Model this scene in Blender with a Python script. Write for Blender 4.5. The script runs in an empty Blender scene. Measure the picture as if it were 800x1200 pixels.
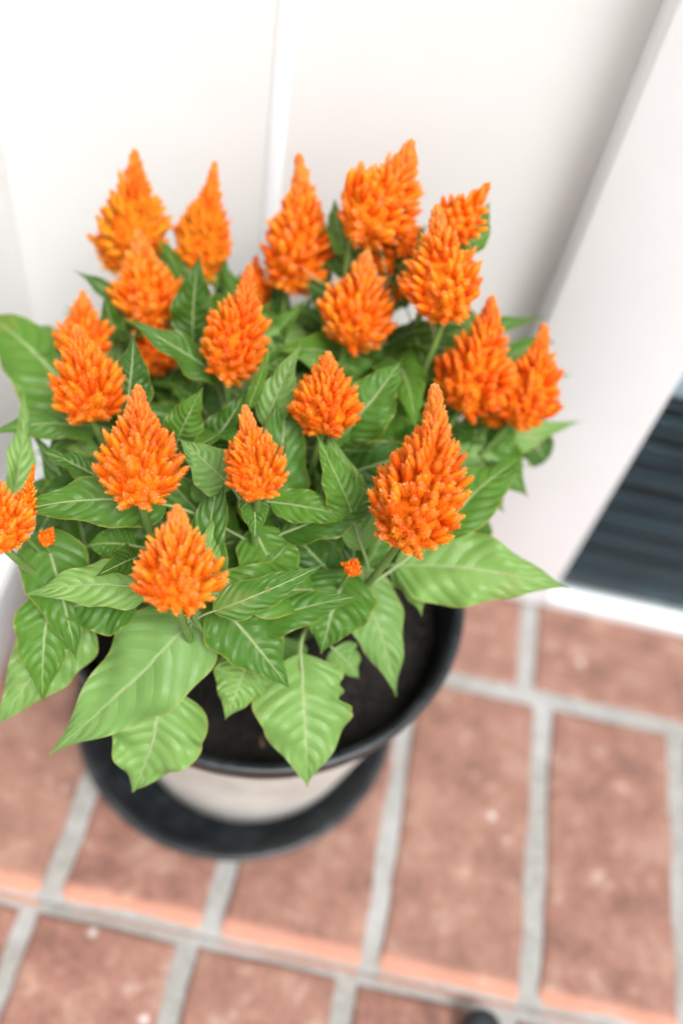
import bpy, math, random
import numpy as np
from mathutils import Vector, Matrix

random.seed(7); rng = np.random.RandomState(11)
sc = bpy.context.scene
COL = sc.collection
S = 0.65                      # camera height above the porch in metres; plan sizes below are in units of it

# ------------------------------------------------------------------ camera
CX = Vector((0.976244, -0.216673, 0.0))
FPX = 1080.0; PPX, PPY = 400.0, 600.0
RW = np.array([[0.976244309, -0.216672677, 0.0],
               [0.17256816, 0.77752618, -0.60470924],
               [0.13102397, 0.59034395, 0.79644632]])
cam_d = bpy.data.cameras.new('camera'); cam = bpy.data.objects.new('camera', cam_d); COL.objects.link(cam)
m = Matrix([list(r) for r in RW]).to_4x4(); m.translation = Vector((0, 0, S)); cam.matrix_world = m
cam_d.sensor_fit = 'VERTICAL'; cam_d.sensor_height = 36.0; cam_d.sensor_width = 24.0
cam_d.lens = 36.0 * FPX / 1200.0
cam_d.clip_start = 0.01; cam_d.clip_end = 500
cam_d.dof.use_dof = True; cam_d.dof.focus_distance = 0.374; cam_d.dof.aperture_fstop = 2.9
sc.camera = cam

# ------------------------------------------------------------------ world, sun, exposure
SUN_EL = math.radians(58); SUN_AZ = math.radians(140)      # azimuth measured from +Y towards +X
w = bpy.data.worlds.new('World'); sc.world = w; w.use_nodes = True
nt = w.node_tree; bg = nt.nodes['Background']; sky = nt.nodes.new('ShaderNodeTexSky')
sky.sky_type = 'NISHITA'; sky.sun_disc = False; sky.sun_elevation = SUN_EL; sky.sun_rotation = SUN_AZ
sky.air_density = 1.0; sky.dust_density = 4.0; sky.ozone_density = 1.0
hs = nt.nodes.new('ShaderNodeHueSaturation'); hs.inputs['Saturation'].default_value = 0.25
nt.links.new(sky.outputs[0], hs.inputs['Color']); nt.links.new(hs.outputs[0], bg.inputs[0])
bg.inputs[1].default_value = 0.10
sd = bpy.data.lights.new('sun', 'SUN'); sd.energy = 1.5; sd.angle = math.radians(24); sd.color = (1.0, 0.995, 0.985)
so = bpy.data.objects.new('sun', sd); COL.objects.link(so)
sdir = Vector((math.sin(SUN_AZ) * math.cos(SUN_EL), math.cos(SUN_AZ) * math.cos(SUN_EL), math.sin(SUN_EL)))
so.rotation_euler = sdir.to_track_quat('Z', 'Y').to_euler()
sc.view_settings.view_transform = 'Standard'; sc.view_settings.look = 'None'
sc.view_settings.exposure = 1.09; sc.view_settings.gamma = 1.0
sc.cycles.max_bounces = 10; sc.cycles.transmission_bounces = 6; sc.cycles.transparent_max_bounces = 8

# ------------------------------------------------------------------ measuring helpers (survey of the place)
CAMP = np.array([0, 0, 1.0])
def ray(px, py):
    d = RW @ np.array([px - PPX, -(py - PPY), -FPX]); return d / np.linalg.norm(d)
def on_z(px, py, z):
    d = ray(px, py); return CAMP + d * ((z - 1.0) / d[2])
def on_zy(px, py, z, ymax=0.60):
    q = on_z(px, py, z)
    while q[1] > ymax and z < .75: z += .004; q = on_z(px, py, z)
    return q
def proj(p):
    c = RW.T @ (np.array(p) - CAMP); return np.array([PPX + c[0] * FPX / -c[2], PPY - c[1] * FPX / -c[2]])
def depth(p): return -(RW.T @ (np.array(p) - CAMP))[2]
def unit(v): v = np.array(v, float); return v / (np.linalg.norm(v) + 1e-12)

# ------------------------------------------------------------------ object helpers
def setp(o, label=None, cat=None, group=None, kind=None):
    if label: o['label'] = label
    if cat: o['category'] = cat
    if group: o['group'] = group
    if kind: o['kind'] = kind
    return o
def empty(name, loc=(0, 0, 0)):
    o = bpy.data.objects.new(name, None); o.location = loc; o.empty_display_size = 0.02; COL.objects.link(o); return o
def mesh_np(name, V, F, mats=(), attrs=None, uv=None, smooth=False):
    me = bpy.data.meshes.new(name)
    V = np.asarray(V, np.float32)
    if isinstance(F, np.ndarray):
        n, k = F.shape
        me.vertices.add(len(V)); me.vertices.foreach_set('co', V.ravel())
        me.loops.add(n * k); me.loops.foreach_set('vertex_index', F.astype(np.int32).ravel())
        me.polygons.add(n); me.polygons.foreach_set('loop_start', np.arange(0, n * k, k, dtype=np.int32))
        me.polygons.foreach_set('loop_total', np.full(n, k, np.int32))
        me.update(calc_edges=True)
    else:
        me.from_pydata([tuple(map(float, v)) for v in V], [], F)
    for k_, a in (attrs or {}).items():
        at = me.attributes.new(k_, 'FLOAT', 'POINT'); at.data.foreach_set('value', np.asarray(a, np.float32))
    if uv is not None:
        ul = me.uv_layers.new(name='UVMap')
        li = np.zeros(len(me.loops), np.int32); me.loops.foreach_get('vertex_index', li)
        ul.data.foreach_set('uv', np.asarray(uv, np.float32)[li].ravel())
    for mt in mats: me.materials.append(mt)
    if smooth: me.polygons.foreach_set('use_smooth', np.ones(len(me.polygons), bool))
    me.validate(); me.update()
    return me
def link(name, me, parent=None, loc=None):
    o = bpy.data.objects.new(name, me); COL.objects.link(o)
    if parent is not None: o.parent = parent
    if loc is not None: o.location = loc
    return o
def box_mesh(name, lo, hi, mat, bev=0.0, seg=2):
    import bmesh
    bm = bmesh.new(); bmesh.ops.create_cube(bm, size=1.0)
    lo = np.array(lo, float); hi = np.array(hi, float)
    for v in bm.verts: v.co = Vector((lo + hi) / 2 + np.array(v.co) * (hi - lo))
    if bev > 0: bmesh.ops.bevel(bm, geom=bm.edges[:], offset=bev, segments=seg, affect='EDGES', profile=0.5)
    me = bpy.data.meshes.new(name); bm.to_mesh(me); bm.free(); me.materials.append(mat)
    for p in me.polygons: p.use_smooth = bev > 0
    return me
def lathe(name, prof, c, mat, seg=96, wob=0.0):
    V = []; F = []; n = len(prof)
    for i in range(seg):
        a = 2 * math.pi * i / seg; k = 1 + wob * math.sin(2 * a + 1)
        for r, z in prof: V.append((c[0] + r * k * math.cos(a), c[1] + r * k * math.sin(a), z))
    for i in range(seg):
        j = (i + 1) % seg
        for q in range(n - 1): F.append((i * n + q, j * n + q, j * n + q + 1, i * n + q + 1))
    return mesh_np(name, V, np.array(F), [mat], smooth=True)
def tube_arrays(pts, rads, seg=7):
    pts = np.array(pts, float); n = len(pts)
    T = np.gradient(pts, axis=0); T /= np.linalg.norm(T, axis=1)[:, None] + 1e-12
    ref = np.array([1., 0, 0]) if abs(T[0][0]) < .8 else np.array([0, 1., 0])
    V = []
    for i in range(n):
        a = np.cross(T[i], ref); a /= np.linalg.norm(a) + 1e-12; b = np.cross(T[i], a); ref = np.cross(a, T[i]); 
        for k in range(seg):
            t = 2 * math.pi * k / seg
            V.append(pts[i] + rads[i] * (math.cos(t) * a + math.sin(t) * b))
    F = [(i * seg + k, i * seg + (k + 1) % seg, (i + 1) * seg + (k + 1) % seg, (i + 1) * seg + k) for i in range(n - 1) for k in range(seg)]
    return np.array(V), np.array(F)

# ------------------------------------------------------------------ materials
def mat(name):
    mt = bpy.data.materials.new(name); mt.use_nodes = True
    return mt, mt.node_tree, mt.node_tree.nodes['Principled BSDF']
def N(nt, t, **kw):
    n = nt.nodes.new(t)
    for k, v in kw.items(): setattr(n, k, v)
    return n
def M(nt, op, a, b=None, c=None, clamp=False):
    n = nt.nodes.new('ShaderNodeMath'); n.operation = op; n.use_clamp = clamp
    for i, x in enumerate((a, b, c)):
        if x is None: continue
        if isinstance(x, (int, float)): n.inputs[i].default_value = x
        else: nt.links.new(x, n.inputs[i])
    return n.outputs[0]
def MIX(nt, f, a, b, mode='MIX'):
    n = nt.nodes.new('ShaderNodeMix'); n.data_type = 'RGBA'; n.blend_type = mode
    for s, x in ((n.inputs[0], f), (n.inputs[6], a), (n.inputs[7], b)):
        if isinstance(x, (int, float)): s.default_value = x
        elif isinstance(x, tuple): s.default_value = (*x, 1) if len(x) == 3 else x
        else: nt.links.new(x, s)
    return n.outputs[2]
def NOISE(nt, scale, detail=4, rough=0.6, vec=None, coord='Object'):
    n = nt.nodes.new('ShaderNodeTexNoise'); n.inputs['Scale'].default_value = scale
    n.inputs['Detail'].default_value = detail; n.inputs['Roughness'].default_value = rough
    if vec is None:
        tc = nt.nodes.new('ShaderNodeTexCoord'); vec = tc.outputs[coord]
    nt.links.new(vec, n.inputs['Vector']); return n.outputs['Fac']
def RAMP(nt, f, stops):
    n = nt.nodes.new('ShaderNodeValToRGB'); e = n.color_ramp.elements
    while len(e) < len(stops): e.new(0.5)
    for i, (p, c) in enumerate(stops): e[i].position = p; e[i].color = (*c, 1) if len(c) == 3 else c
    nt.links.new(f, n.inputs[0]); return n.outputs[0]
def BUMP(nt, h, strength, dist, bsdf):
    b = nt.nodes.new('ShaderNodeBump'); b.inputs['Strength'].default_value = strength; b.inputs['Distance'].default_value = dist
    nt.links.new(h, b.inputs['Height']); nt.links.new(b.outputs[0], bsdf.inputs['Normal']); return b.outputs[0]
def simple(name, col, rough=0.5, nscale=None, namp=0.15, bump=None, spec=0.5):
    mt, nt, b = mat(name); b.inputs['Roughness'].default_value = rough; b.inputs['Specular IOR Level'].default_value = spec
    if nscale:
        f = NOISE(nt, nscale); dk = tuple(c * (1 - namp) for c in col); lt = tuple(min(1, c * (1 + namp)) for c in col)
        nt.links.new(RAMP(nt, f, [(0.3, dk), (0.7, lt)]), b.inputs['Base Color'])
        if bump: BUMP(nt, f, bump[0], bump[1], b)
    else: b.inputs['Base Color'].default_value = (*col, 1)
    return mt

m_wall = simple('painted_wall', (0.74, 0.742, 0.735), 0.5, 9, 0.02, (0.05, 0.0006))
m_trim = simple('painted_trim', (0.84, 0.865, 0.885), 0.4, 30, 0.012, (0.06, 0.0003))
m_slat = simple('dark_slat', (0.007, 0.013, 0.016), 0.35, 25, 0.2)
m_slat2 = simple('slate_slat', (0.058, 0.082, 0.100), 0.4, 25, 0.2)
m_rail = simple('grey_rail', (0.50, 0.54, 0.62), 0.4, 20, 0.05)
m_pblue = simple('pale_blue_blind', (0.62, 0.72, 0.76), 0.5, 5, 0.05)
mt, nt_, b = mat('cream_glaze'); m_cream = mt
f = NOISE(nt_, 18, 6, 0.7); tc = nt_.nodes.new('ShaderNodeTexCoord'); sx = nt_.nodes.new('ShaderNodeSeparateXYZ'); nt_.links.new(tc.outputs['Object'], sx.inputs[0])
grime = M(nt_, 'MULTIPLY', M(nt_, 'SUBTRACT', M(nt_, 'ADD', M(nt_, 'MULTIPLY', sx.outputs[2], 6.5), M(nt_, 'MULTIPLY', f, 0.9)), 1.45, clamp=True), 3.0, clamp=True)
c = RAMP(nt_, f, [(0.35, (0.52, 0.50, 0.45)), (0.6, (0.70, 0.69, 0.65))])
nt_.links.new(MIX(nt_, grime, c, (0.24, 0.26, 0.15)), b.inputs['Base Color']); b.inputs['Roughness'].default_value = 0.4

mt, nt_, b = mat('door_glass'); m_glass = mt
b.inputs['Transmission Weight'].default_value = 1.0; b.inputs['Roughness'].default_value = 0.02; b.inputs['IOR'].default_value = 1.3
b.inputs['Base Color'].default_value = (0.93, 0.97, 0.98, 1)
tr = nt_.nodes.new('ShaderNodeBsdfTransparent'); tr.inputs[0].default_value = (0.9, 0.95, 0.96, 1)
gl = nt_.nodes.new('ShaderNodeBsdfGlossy'); gl.inputs['Roughness'].default_value = 0.03
fr = nt_.nodes.new('ShaderNodeFresnel'); fr.inputs[0].default_value = 1.10
mx = nt_.nodes.new('ShaderNodeMixShader'); nt_.links.new(fr.outputs[0], mx.inputs[0]); nt_.links.new(tr.outputs[0], mx.inputs[1]); nt_.links.new(gl.outputs[0], mx.inputs[2])
nt_.links.new(mx.outputs[0], nt_.nodes['Material Output'].inputs[0])

# black nursery plastic with dust and scuffs
mt, nt_, b = mat('black_plastic'); m_black = mt
f = NOISE(nt_, 60, 6, 0.7); f2 = NOISE(nt_, 9, 3)
nt_.links.new(MIX(nt_, M(nt_, 'MULTIPLY', RAMP(nt_, f, [(0.45, (0, 0, 0)), (0.75, (1, 1, 1))]), f2), (0.009, 0.011, 0.013), (0.075, 0.085, 0.095)), b.inputs['Base Color'])
nt_.links.new(M(nt_, 'MULTIPLY_ADD', f, 0.25, 0.28), b.inputs['Roughness']); BUMP(nt_, f, 0.12, 0.0005, b)

# soil
mt, nt_, b = mat('potting_soil'); m_soil = mt
f = NOISE(nt_, 190, 8, 0.75)
nt_.links.new(RAMP(nt_, f, [(0.3, (0.004, 0.003, 0.0025)), (0.55, (0.014, 0.010, 0.008)), (0.72, (0.05, 0.033, 0.022))]), b.inputs['Base Color'])
b.inputs['Roughness'].default_value = 0.95; BUMP(nt_, f, 0.9, 0.003, b)
m_chip = simple('wood_chip', (0.15, 0.085, 0.045), 0.9, 120, 0.4)
m_perl = simple('perlite', (0.6, 0.58, 0.55), 0.9)

# mortar
mt, nt_, b = mat('mortar'); m_mortar = mt
f = NOISE(nt_, 130, 8, 0.7); g = NOISE(nt_, 14, 4)
c1 = RAMP(nt_, f, [(0.3, (0.21, 0.205, 0.19)), (0.7, (0.35, 0.34, 0.315))])
nt_.links.new(MIX(nt_, RAMP(nt_, g, [(0.42, (0, 0, 0)), (0.65, (1, 1, 1))]), c1, MIX(nt_, 0.5, c1, (0.46, 0.465, 0.47))), b.inputs['Base Color'])
b.inputs['Roughness'].default_value = 0.9; BUMP(nt_, f, 0.6, 0.002, b)

# brick
mt, nt_, b = mat('brick_clay'); m_brick = mt
oi = nt_.nodes.new('ShaderNodeObjectInfo'); geo = nt_.nodes.new('ShaderNodeNewGeometry')
off = nt_.nodes.new('ShaderNodeVectorMath'); off.operation = 'ADD'
nt_.links.new(geo.outputs['Position'], off.inputs[0])
cmb = nt_.nodes.new('ShaderNodeCombineXYZ'); nt_.links.new(M(nt_, 'MULTIPLY', oi.outputs['Random'], 37.0), cmb.inputs[0]); nt_.links.new(cmb.outputs[0], off.inputs[1])
v = off.outputs[0]
f = NOISE(nt_, 30, 8, 0.75, v); g = NOISE(nt_, 170, 6, 0.7, v); h = NOISE(nt_, 60, 4, 0.6, v); k = NOISE(nt_, 8, 3, 0.5, v)
c = RAMP(nt_, f, [(0.37, (0.130, 0.058, 0.044)), (0.46, (0.220, 0.100, 0.074)), (0.53, (0.270, 0.126, 0.092)), (0.60, (0.32, 0.195, 0.15)), (0.68, (0.39, 0.128, 0.062))])
c = MIX(nt_, M(nt_, 'MULTIPLY', oi.outputs['Random'], 0.5), c, (0.30, 0.175, 0.125))
c = MIX(nt_, RAMP(nt_, g, [(0.35, (0.30, 0.30, 0.30)), (0.5, (0, 0, 0))]), c, (0.16, 0.07, 0.05))
c = MIX(nt_, RAMP(nt_, h, [(0.62, (0, 0, 0)), (0.78, (0.55, 0.55, 0.55))]), c, (0.52, 0.42, 0.36))
vo = nt_.nodes.new('ShaderNodeTexVoronoi'); vo.inputs['Scale'].default_value = 26; nt_.links.new(v, vo.inputs['Vector'])
spot = M(nt_, 'MULTIPLY', M(nt_, 'SUBTRACT', 1.0, M(nt_, 'MULTIPLY', vo.outputs['Distance'], 9.0), clamp=True), M(nt_, 'GREATER_THAN', k, 0.50))
c = MIX(nt_, M(nt_, 'MULTIPLY', spot, 0.75), c, (0.72, 0.70, 0.68))
at = nt_.nodes.new('ShaderNodeAttribute'); at.attribute_name = 'nosing_band'  # lighter orange band along the rounded front edge of the nosing bricks
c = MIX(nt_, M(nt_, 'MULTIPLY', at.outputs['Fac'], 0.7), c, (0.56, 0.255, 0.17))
nt_.links.new(c, b.inputs['Base Color']); b.inputs['Roughness'].default_value = 0.75
BUMP(nt_, M(nt_, 'ADD', g, f), 0.5, 0.0015, b)

# leaves
def leaf_material(name, dark, light, trans, pale=0.0):
    mt, nt, b = mat(name)
    uvn = nt.nodes.new('ShaderNodeUVMap'); uvn.uv_map = 'UVMap'; sp = nt.nodes.new('ShaderNodeSeparateXYZ'); nt.links.new(uvn.outputs[0], sp.inputs[0])
    u, v = sp.outputs[0], sp.outputs[1]
    a = M(nt, 'ABSOLUTE', M(nt, 'MULTIPLY_ADD', u, 2.0, -1.0))
    oi = nt.nodes.new('ShaderNodeObjectInfo'); rnd = oi.outputs['Random']
    nz = NOISE(nt, 45, 4, 0.6)
    ph = M(nt, 'MULTIPLY', M(nt, 'SUBTRACT', v, M(nt, 'ADD', M(nt, 'MULTIPLY', a, 0.10), M(nt, 'MULTIPLY', M(nt, 'POWER', a, 2.2), 0.13))), 9.0)
    ph = M(nt, 'ADD', ph, M(nt, 'MULTIPLY_ADD', nz, 0.24, 0.38)); ph = M(nt, 'ADD', ph, M(nt, 'MULTIPLY', M(nt, 'GREATER_THAN', u, 0.5), 0.45))
    fr = M(nt, 'ABSOLUTE', M(nt, 'SUBTRACT', M(nt, 'FRACT', M(nt, 'ADD', ph, 10.0)), 0.5))   # 0 at vein, .5 between
    vein = M(nt, 'SUBTRACT', 1.0, M(nt, 'MULTIPLY', fr, 9.0), clamp=True)
    vein = M(nt, 'MULTIPLY', vein, M(nt, 'SUBTRACT', 1.0, M(nt, 'POWER', a, 3.0), clamp=True))
    mid = M(nt, 'SUBTRACT', 1.0, M(nt, 'DIVIDE', a, M(nt, 'MULTIPLY_ADD', v, 0.06, 0.040)), clamp=True)
    mid = M(nt, 'MULTIPLY', mid, M(nt, 'SUBTRACT', 1.1, M(nt, 'POWER', v, 2.0)), clamp=True)
    big = NOISE(nt, 16, 3, 0.5)
    base = MIX(nt, big, dark, light)
    base = MIX(nt, M(nt, 'MULTIPLY', M(nt, 'POWER', rnd, 1.5), 0.75), base, (light[0] * 1.15, light[1] * 1.1, light[2] * 0.9))
    fine = NOISE(nt, 320, 3, 0.6); base = MIX(nt, M(nt, 'MULTIPLY', fine, 0.35), base, dark)
    base = MIX(nt, M(nt, 'MULTIPLY', vein, 0.13), base, (0.30, 0.42, 0.14))
    base = MIX(nt, M(nt, 'MULTIPLY', M(nt, 'POWER', mid, 0.7), 0.85), base, (0.42, 0.52, 0.24))
    edge = M(nt, 'MULTIPLY', M(nt, 'SUBTRACT', a, 0.93), 14.0, clamp=True)
    tipm = M(nt, 'MULTIPLY', M(nt, 'SUBTRACT', v, 0.955), 25.0, clamp=True)
    base = MIX(nt, M(nt, 'MULTIPLY', M(nt, 'MAXIMUM', edge, tipm), 0.6), base, (0.40, 0.34, 0.06))
    blot = NOISE(nt, 28, 2, 0.5)
    base = MIX(nt, M(nt, 'MULTIPLY', M(nt, 'MULTIPLY', M(nt, 'SUBTRACT', blot, 0.66, clamp=True), 8.0, clamp=True), 0.35), base, (0.33, 0.30, 0.08))
    vo = nt.nodes.new('ShaderNodeTexVoronoi'); vo.inputs['Scale'].default_value = 95; tcv = nt.nodes.new('ShaderNodeTexCoord'); nt.links.new(tcv.outputs['Object'], vo.inputs['Vector'])
    base = MIX(nt, M(nt, 'MULTIPLY', M(nt, 'MULTIPLY', M(nt, 'SUBTRACT', 0.16, vo.outputs['Distance'], clamp=True), 8.0, clamp=True), M(nt, 'GREATER_THAN', blot, 0.58)), base, (0.30, 0.24, 0.09))
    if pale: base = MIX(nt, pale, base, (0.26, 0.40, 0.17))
    geo = nt.nodes.new('ShaderNodeNewGeometry')
    base = MIX(nt, M(nt, 'MULTIPLY', geo.outputs['Backfacing'], 0.45), base, (0.22, 0.33, 0.15))
    nt.links.new(base, b.inputs['Base Color'])
    b.inputs['Roughness'].default_value = 0.42; b.inputs['Specular IOR Level'].default_value = 0.36
    hgt = M(nt, 'ADD', M(nt, 'MULTIPLY', M(nt, 'POWER', M(nt, 'MULTIPLY', fr, 2.0), 0.6), 1.0), M(nt, 'MULTIPLY', fine, 0.25))
    hgt = M(nt, 'SUBTRACT', hgt, M(nt, 'MULTIPLY', mid, 0.6))
    nrm = BUMP(nt, hgt, 0.5, 0.0015, b)
    tl = nt.nodes.new('ShaderNodeBsdfTranslucent'); nt.links.new(MIX(nt, 0.35, base, (0.38, 0.62, 0.07)), tl.inputs[0]); nt.links.new(nrm, tl.inputs['Normal'])
    mx = nt.nodes.new('ShaderNodeMixShader'); mx.inputs[0].default_value = trans
    nt.links.new(b.outputs[0], mx.inputs[1]); nt.links.new(tl.outputs[0], mx.inputs[2]); nt.links.new(mx.outputs[0], nt.nodes['Material Output'].inputs[0])
    return mt
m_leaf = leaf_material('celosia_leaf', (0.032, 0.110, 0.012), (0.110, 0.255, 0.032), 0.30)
m_leaf_dark = leaf_material('celosia_leaf_shaded', (0.018, 0.070, 0.008), (0.050, 0.135, 0.014), 0.20)  # darker leaf green; shade deep in the crown is put into this colour
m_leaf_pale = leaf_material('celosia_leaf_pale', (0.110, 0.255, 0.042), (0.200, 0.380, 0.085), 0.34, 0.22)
m_stem = simple('celosia_stem', (0.13, 0.22, 0.05), 0.5, 60, 0.25)
m_brown = simple('dry_leaf_edge', (0.16, 0.10, 0.07), 0.8, 90, 0.4)

def flower_material(name, stops, pale, trans=0.42):
    mt, nt, b = mat(name)
    ta = nt.nodes.new('ShaderNodeAttribute'); ta.attribute_name = 'along'
    ba = nt.nodes.new('ShaderNodeAttribute'); ba.attribute_name = 'bract'
    ha = nt.nodes.new('ShaderNodeAttribute'); ha.attribute_name = 'height'
    nz = NOISE(nt, 120, 3, 0.6, nt.nodes.new('ShaderNodeNewGeometry').outputs['Position'])
    f = M(nt, 'ADD', ta.outputs['Fac'], M(nt, 'MULTIPLY_ADD', nz, 0.3, -0.15), clamp=True)
    c = RAMP(nt, f, stops)
    tn = nt.nodes.new('ShaderNodeAttribute'); tn.attribute_name = 'tint'
    c = MIX(nt, M(nt, 'MULTIPLY', M(nt, 'SUBTRACT', tn.outputs['Fac'], 0.5, clamp=True), 1.5), c, (1.0, 0.46, 0.03))
    c = MIX(nt, M(nt, 'MULTIPLY', M(nt, 'SUBTRACT', 0.45, tn.outputs['Fac'], clamp=True), 1.5), c, (0.88, 0.12, 0.008))
    c = MIX(nt, M(nt, 'MULTIPLY', M(nt, 'POWER', ba.outputs['Fac'], 1.3), 0.85), c, (1.0, 0.56, 0.05))
    c = MIX(nt, M(nt, 'MULTIPLY', M(nt, 'SUBTRACT', NOISE(nt, 28, 2, 0.5, nt.nodes.new('ShaderNodeNewGeometry').outputs['Position']), 0.5, clamp=True), 2.2), c, (0.90, 0.11, 0.006))
    c = MIX(nt, M(nt, 'MULTIPLY', M(nt, 'POWER', ha.outputs['Fac'], 2.5), pale), c, (0.99, 0.56, 0.20))
    nt.links.new(c, b.inputs['Base Color']); b.inputs['Roughness'].default_value = 0.7; b.inputs['Specular IOR Level'].default_value = 0.08
    tl = nt.nodes.new('ShaderNodeBsdfTranslucent'); nt.links.new(c, tl.inputs[0])
    mx = nt.nodes.new('ShaderNodeMixShader'); mx.inputs[0].default_value = trans
    nt.links.new(b.outputs[0], mx.inputs[1]); nt.links.new(tl.outputs[0], mx.inputs[2]); nt.links.new(mx.outputs[0], nt.nodes['Material Output'].inputs[0])
    return mt
m_fl = flower_material('orange_plume', [(0.0, (0.80, 0.11, 0.005)), (0.3, (0.92, 0.165, 0.005)), (0.6, (0.97, 0.26, 0.007)), (0.85, (0.99, 0.40, 0.03)), (1.0, (0.98, 0.46, 0.20))], 0.45)
m_gold = flower_material('golden_plume', [(0.0, (0.42, 0.42, 0.06)), (0.3, (0.78, 0.44, 0.04)), (0.7, (0.94, 0.42, 0.025)), (1.0, (0.94, 0.30, 0.03))], 0.3)
m_deep = flower_material('deep_plume', [(0.0, (0.75, 0.10, 0.005)), (0.3, (0.90, 0.14, 0.005)), (0.7, (0.96, 0.23, 0.006)), (1.0, (0.97, 0.36, 0.09))], 0.35)
m_axis = simple('plume_axis', (0.72, 0.15, 0.008), 0.8, 400, 0.35, (0.8, 0.001), 0.05)

# ------------------------------------------------------------------ porch floor: mortar bed with bricks
JY = [-1.583, -1.228, -0.873, -0.518, -0.163, 0.192, 0.547, 0.902]      # row joints (units of S)
JX = {5: 0.127, 6: 0.268, 4: 0.108, 3: 0.05, 2: 0.127, 1: 0.02, 0: 0.10}
PX = 0.1645; MW = 0.0225
floor = link('porch_floor', box_mesh('porch_floor', (-1.2 * S, 0.2045 * S, -0.08), (1.3 * S, 0.93 * S, -0.0032), m_mortar))
setp(floor, kind='structure')
lower = link('porch_step', box_mesh('porch_step', (-1.2 * S, -1.6 * S, -0.08), (1.3 * S, 0.2043 * S, -0.0150), m_mortar)); setp(lower, kind='structure')
gm = simple('lawn_ground', (0.09, 0.12, 0.05), 0.95, 3, 0.3)
gV = [(-120, -120, -0.12), (120, -120, -0.12), (120, 120, -0.12), (-120, 120, -0.12)]
setp(link('ground', mesh_np('ground', gV, [(0, 1, 2, 3)], [gm])), kind='structure')

def brick_mesh(seed, nose=False):
    """one clay paver, eased and slightly uneven edges, origin at centre of top face"""
    r = np.random.RandomState(seed); lx = (PX - MW) * S / 2; ly = (0.355 - MW) * S / 2; T = 0.045
    nx, ny = 9, 21
    xs = np.concatenate([[-1, -0.985, -0.95], np.linspace(-0.85, 0.85, nx - 6), [0.95, 0.985, 1]])
    ys = np.concatenate([[-1, -0.993, -0.965, -0.90], np.linspace(-0.85, 0.85, ny - 8), [0.94, 0.978, 0.993, 1]])
    nx, ny = len(xs), len(ys); V = []; W = []
    ex = r.normal(0, 0.0006, ny); ex2 = r.normal(0, 0.0006, ny); ey = r.normal(0, 0.0006, nx)
    for j, yy in enumerate(ys):
        for i, xx in enumerate(xs):
            dx = (1 - abs(xx)) * lx; dy = (1 - abs(yy)) * ly
            z = -0.0022 * math.exp(-dx / 0.0016) - 0.0022 * math.exp(-dy / 0.0016)
            wn = 0.0
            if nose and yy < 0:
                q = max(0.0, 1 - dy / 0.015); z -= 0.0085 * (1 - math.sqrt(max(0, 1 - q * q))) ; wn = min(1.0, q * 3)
            z += 0.0008 * math.sin(3 * xx + seed) * math.sin(4 * yy + seed * 2) + r.normal(0, 0.00012)
            V.append((xx * lx + (ex[j] if xx < 0 else ex2[j]) * abs(xx) ** 8, yy * ly + ey[i] * abs(yy) ** 8, z)); W.append(wn)
    F = [(j * nx + i, j * nx + i + 1, (j + 1) * nx + i + 1, (j + 1) * nx + i) for j in range(ny - 1) for i in range(nx - 1)]
    loop = [i for i in range(nx)] + [j * nx + nx - 1 for j in range(1, ny)] + [(ny - 1) * nx + i for i in range(nx - 2, -1, -1)] + [j * nx for j in range(ny - 2, 0, -1)]
    b0 = len(V)
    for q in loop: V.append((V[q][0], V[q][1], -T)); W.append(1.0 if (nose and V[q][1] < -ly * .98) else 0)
    L = len(loop)
    for a in range(L): c2 = (a + 1) % L; F.append((loop[c2], loop[a], b0 + a, b0 + c2))
    return mesh_np('brick', V, F, [m_brick], {'nosing_band': W}, smooth=True)
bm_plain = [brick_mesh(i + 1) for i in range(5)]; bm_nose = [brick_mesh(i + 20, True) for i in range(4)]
for row in range(7):
    y0, y1 = JY[row], JY[row + 1]
    cy = (y0 + y1) / 2 + (.013 if row == 4 else 0); zt = 0.0 if row >= 5 else -0.0095
    if row == 6:
        for k_ in range(-5, 4):
            for y_ in (.547 + PX / 2, .547 + PX * 1.5):
                xx = (.268 + .355 * (k_ + .5)) + (0 if y_ < .7 else .17)
                if xx > 1.1: continue
                o = link('brick', bm_plain[rng.randint(4)], floor); o.rotation_euler = (0, 0, math.pi / 2 + rng.normal(0, .003)); o.location = (xx * S, y_ * S, rng.uniform(-.0006, .0006))
        continue
    x = JX[row] - PX * 7 + PX / 2
    while x < 1.22:
        if x > -1.12 and not (row < 2 and abs(x) > 0.8):
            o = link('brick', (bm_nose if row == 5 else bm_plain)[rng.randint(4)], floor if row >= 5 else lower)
            o.location = (x * S + rng.normal(0, .0005), cy * S + rng.normal(0, .0006), zt + rng.uniform(-.0006, .0006)); o.rotation_euler = (rng.normal(0, .003), rng.normal(0, .003), rng.normal(0, .004))
        x += PX

# ------------------------------------------------------------------ walls
YW = 0.72; XL = -0.379; ZT = 3.6
bw = link('back_wall', box_mesh('back_wall', (XL * S - .15, YW * S, -0.1), (0.2 * S, YW * S + 0.12, ZT * S), m_wall))
setp(bw, 'smooth white painted back wall behind the orange flowers', 'wall')
bx_ = -0.124 * S
pts = []
V = []; F = []
prof = [(-0.0050, 0), (-0.0042, -0.0008), (-0.0030, -0.0014), (-0.0012, -0.0017), (0.0012, -0.0017), (0.0030, -0.0014), (0.0042, -0.0008), (0.0050, 0)]
for zz in (-0.002, ZT * S - .01):
    for a, c_ in prof: V.append((bx_ + a, YW * S + c_ - 0.0002, zz))
n = len(prof)
for i in range(n - 1): F.append((i, i + 1, n + i + 1, n + i))
batten = link('batten', mesh_np('batten', V, F, [m_trim]), bw)
lw = link('side_wall', box_mesh('side_wall', (XL * S - .12, -0.35 * S, -0.1), (XL * S, YW * S - 0.001, ZT * S), m_wall))
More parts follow.
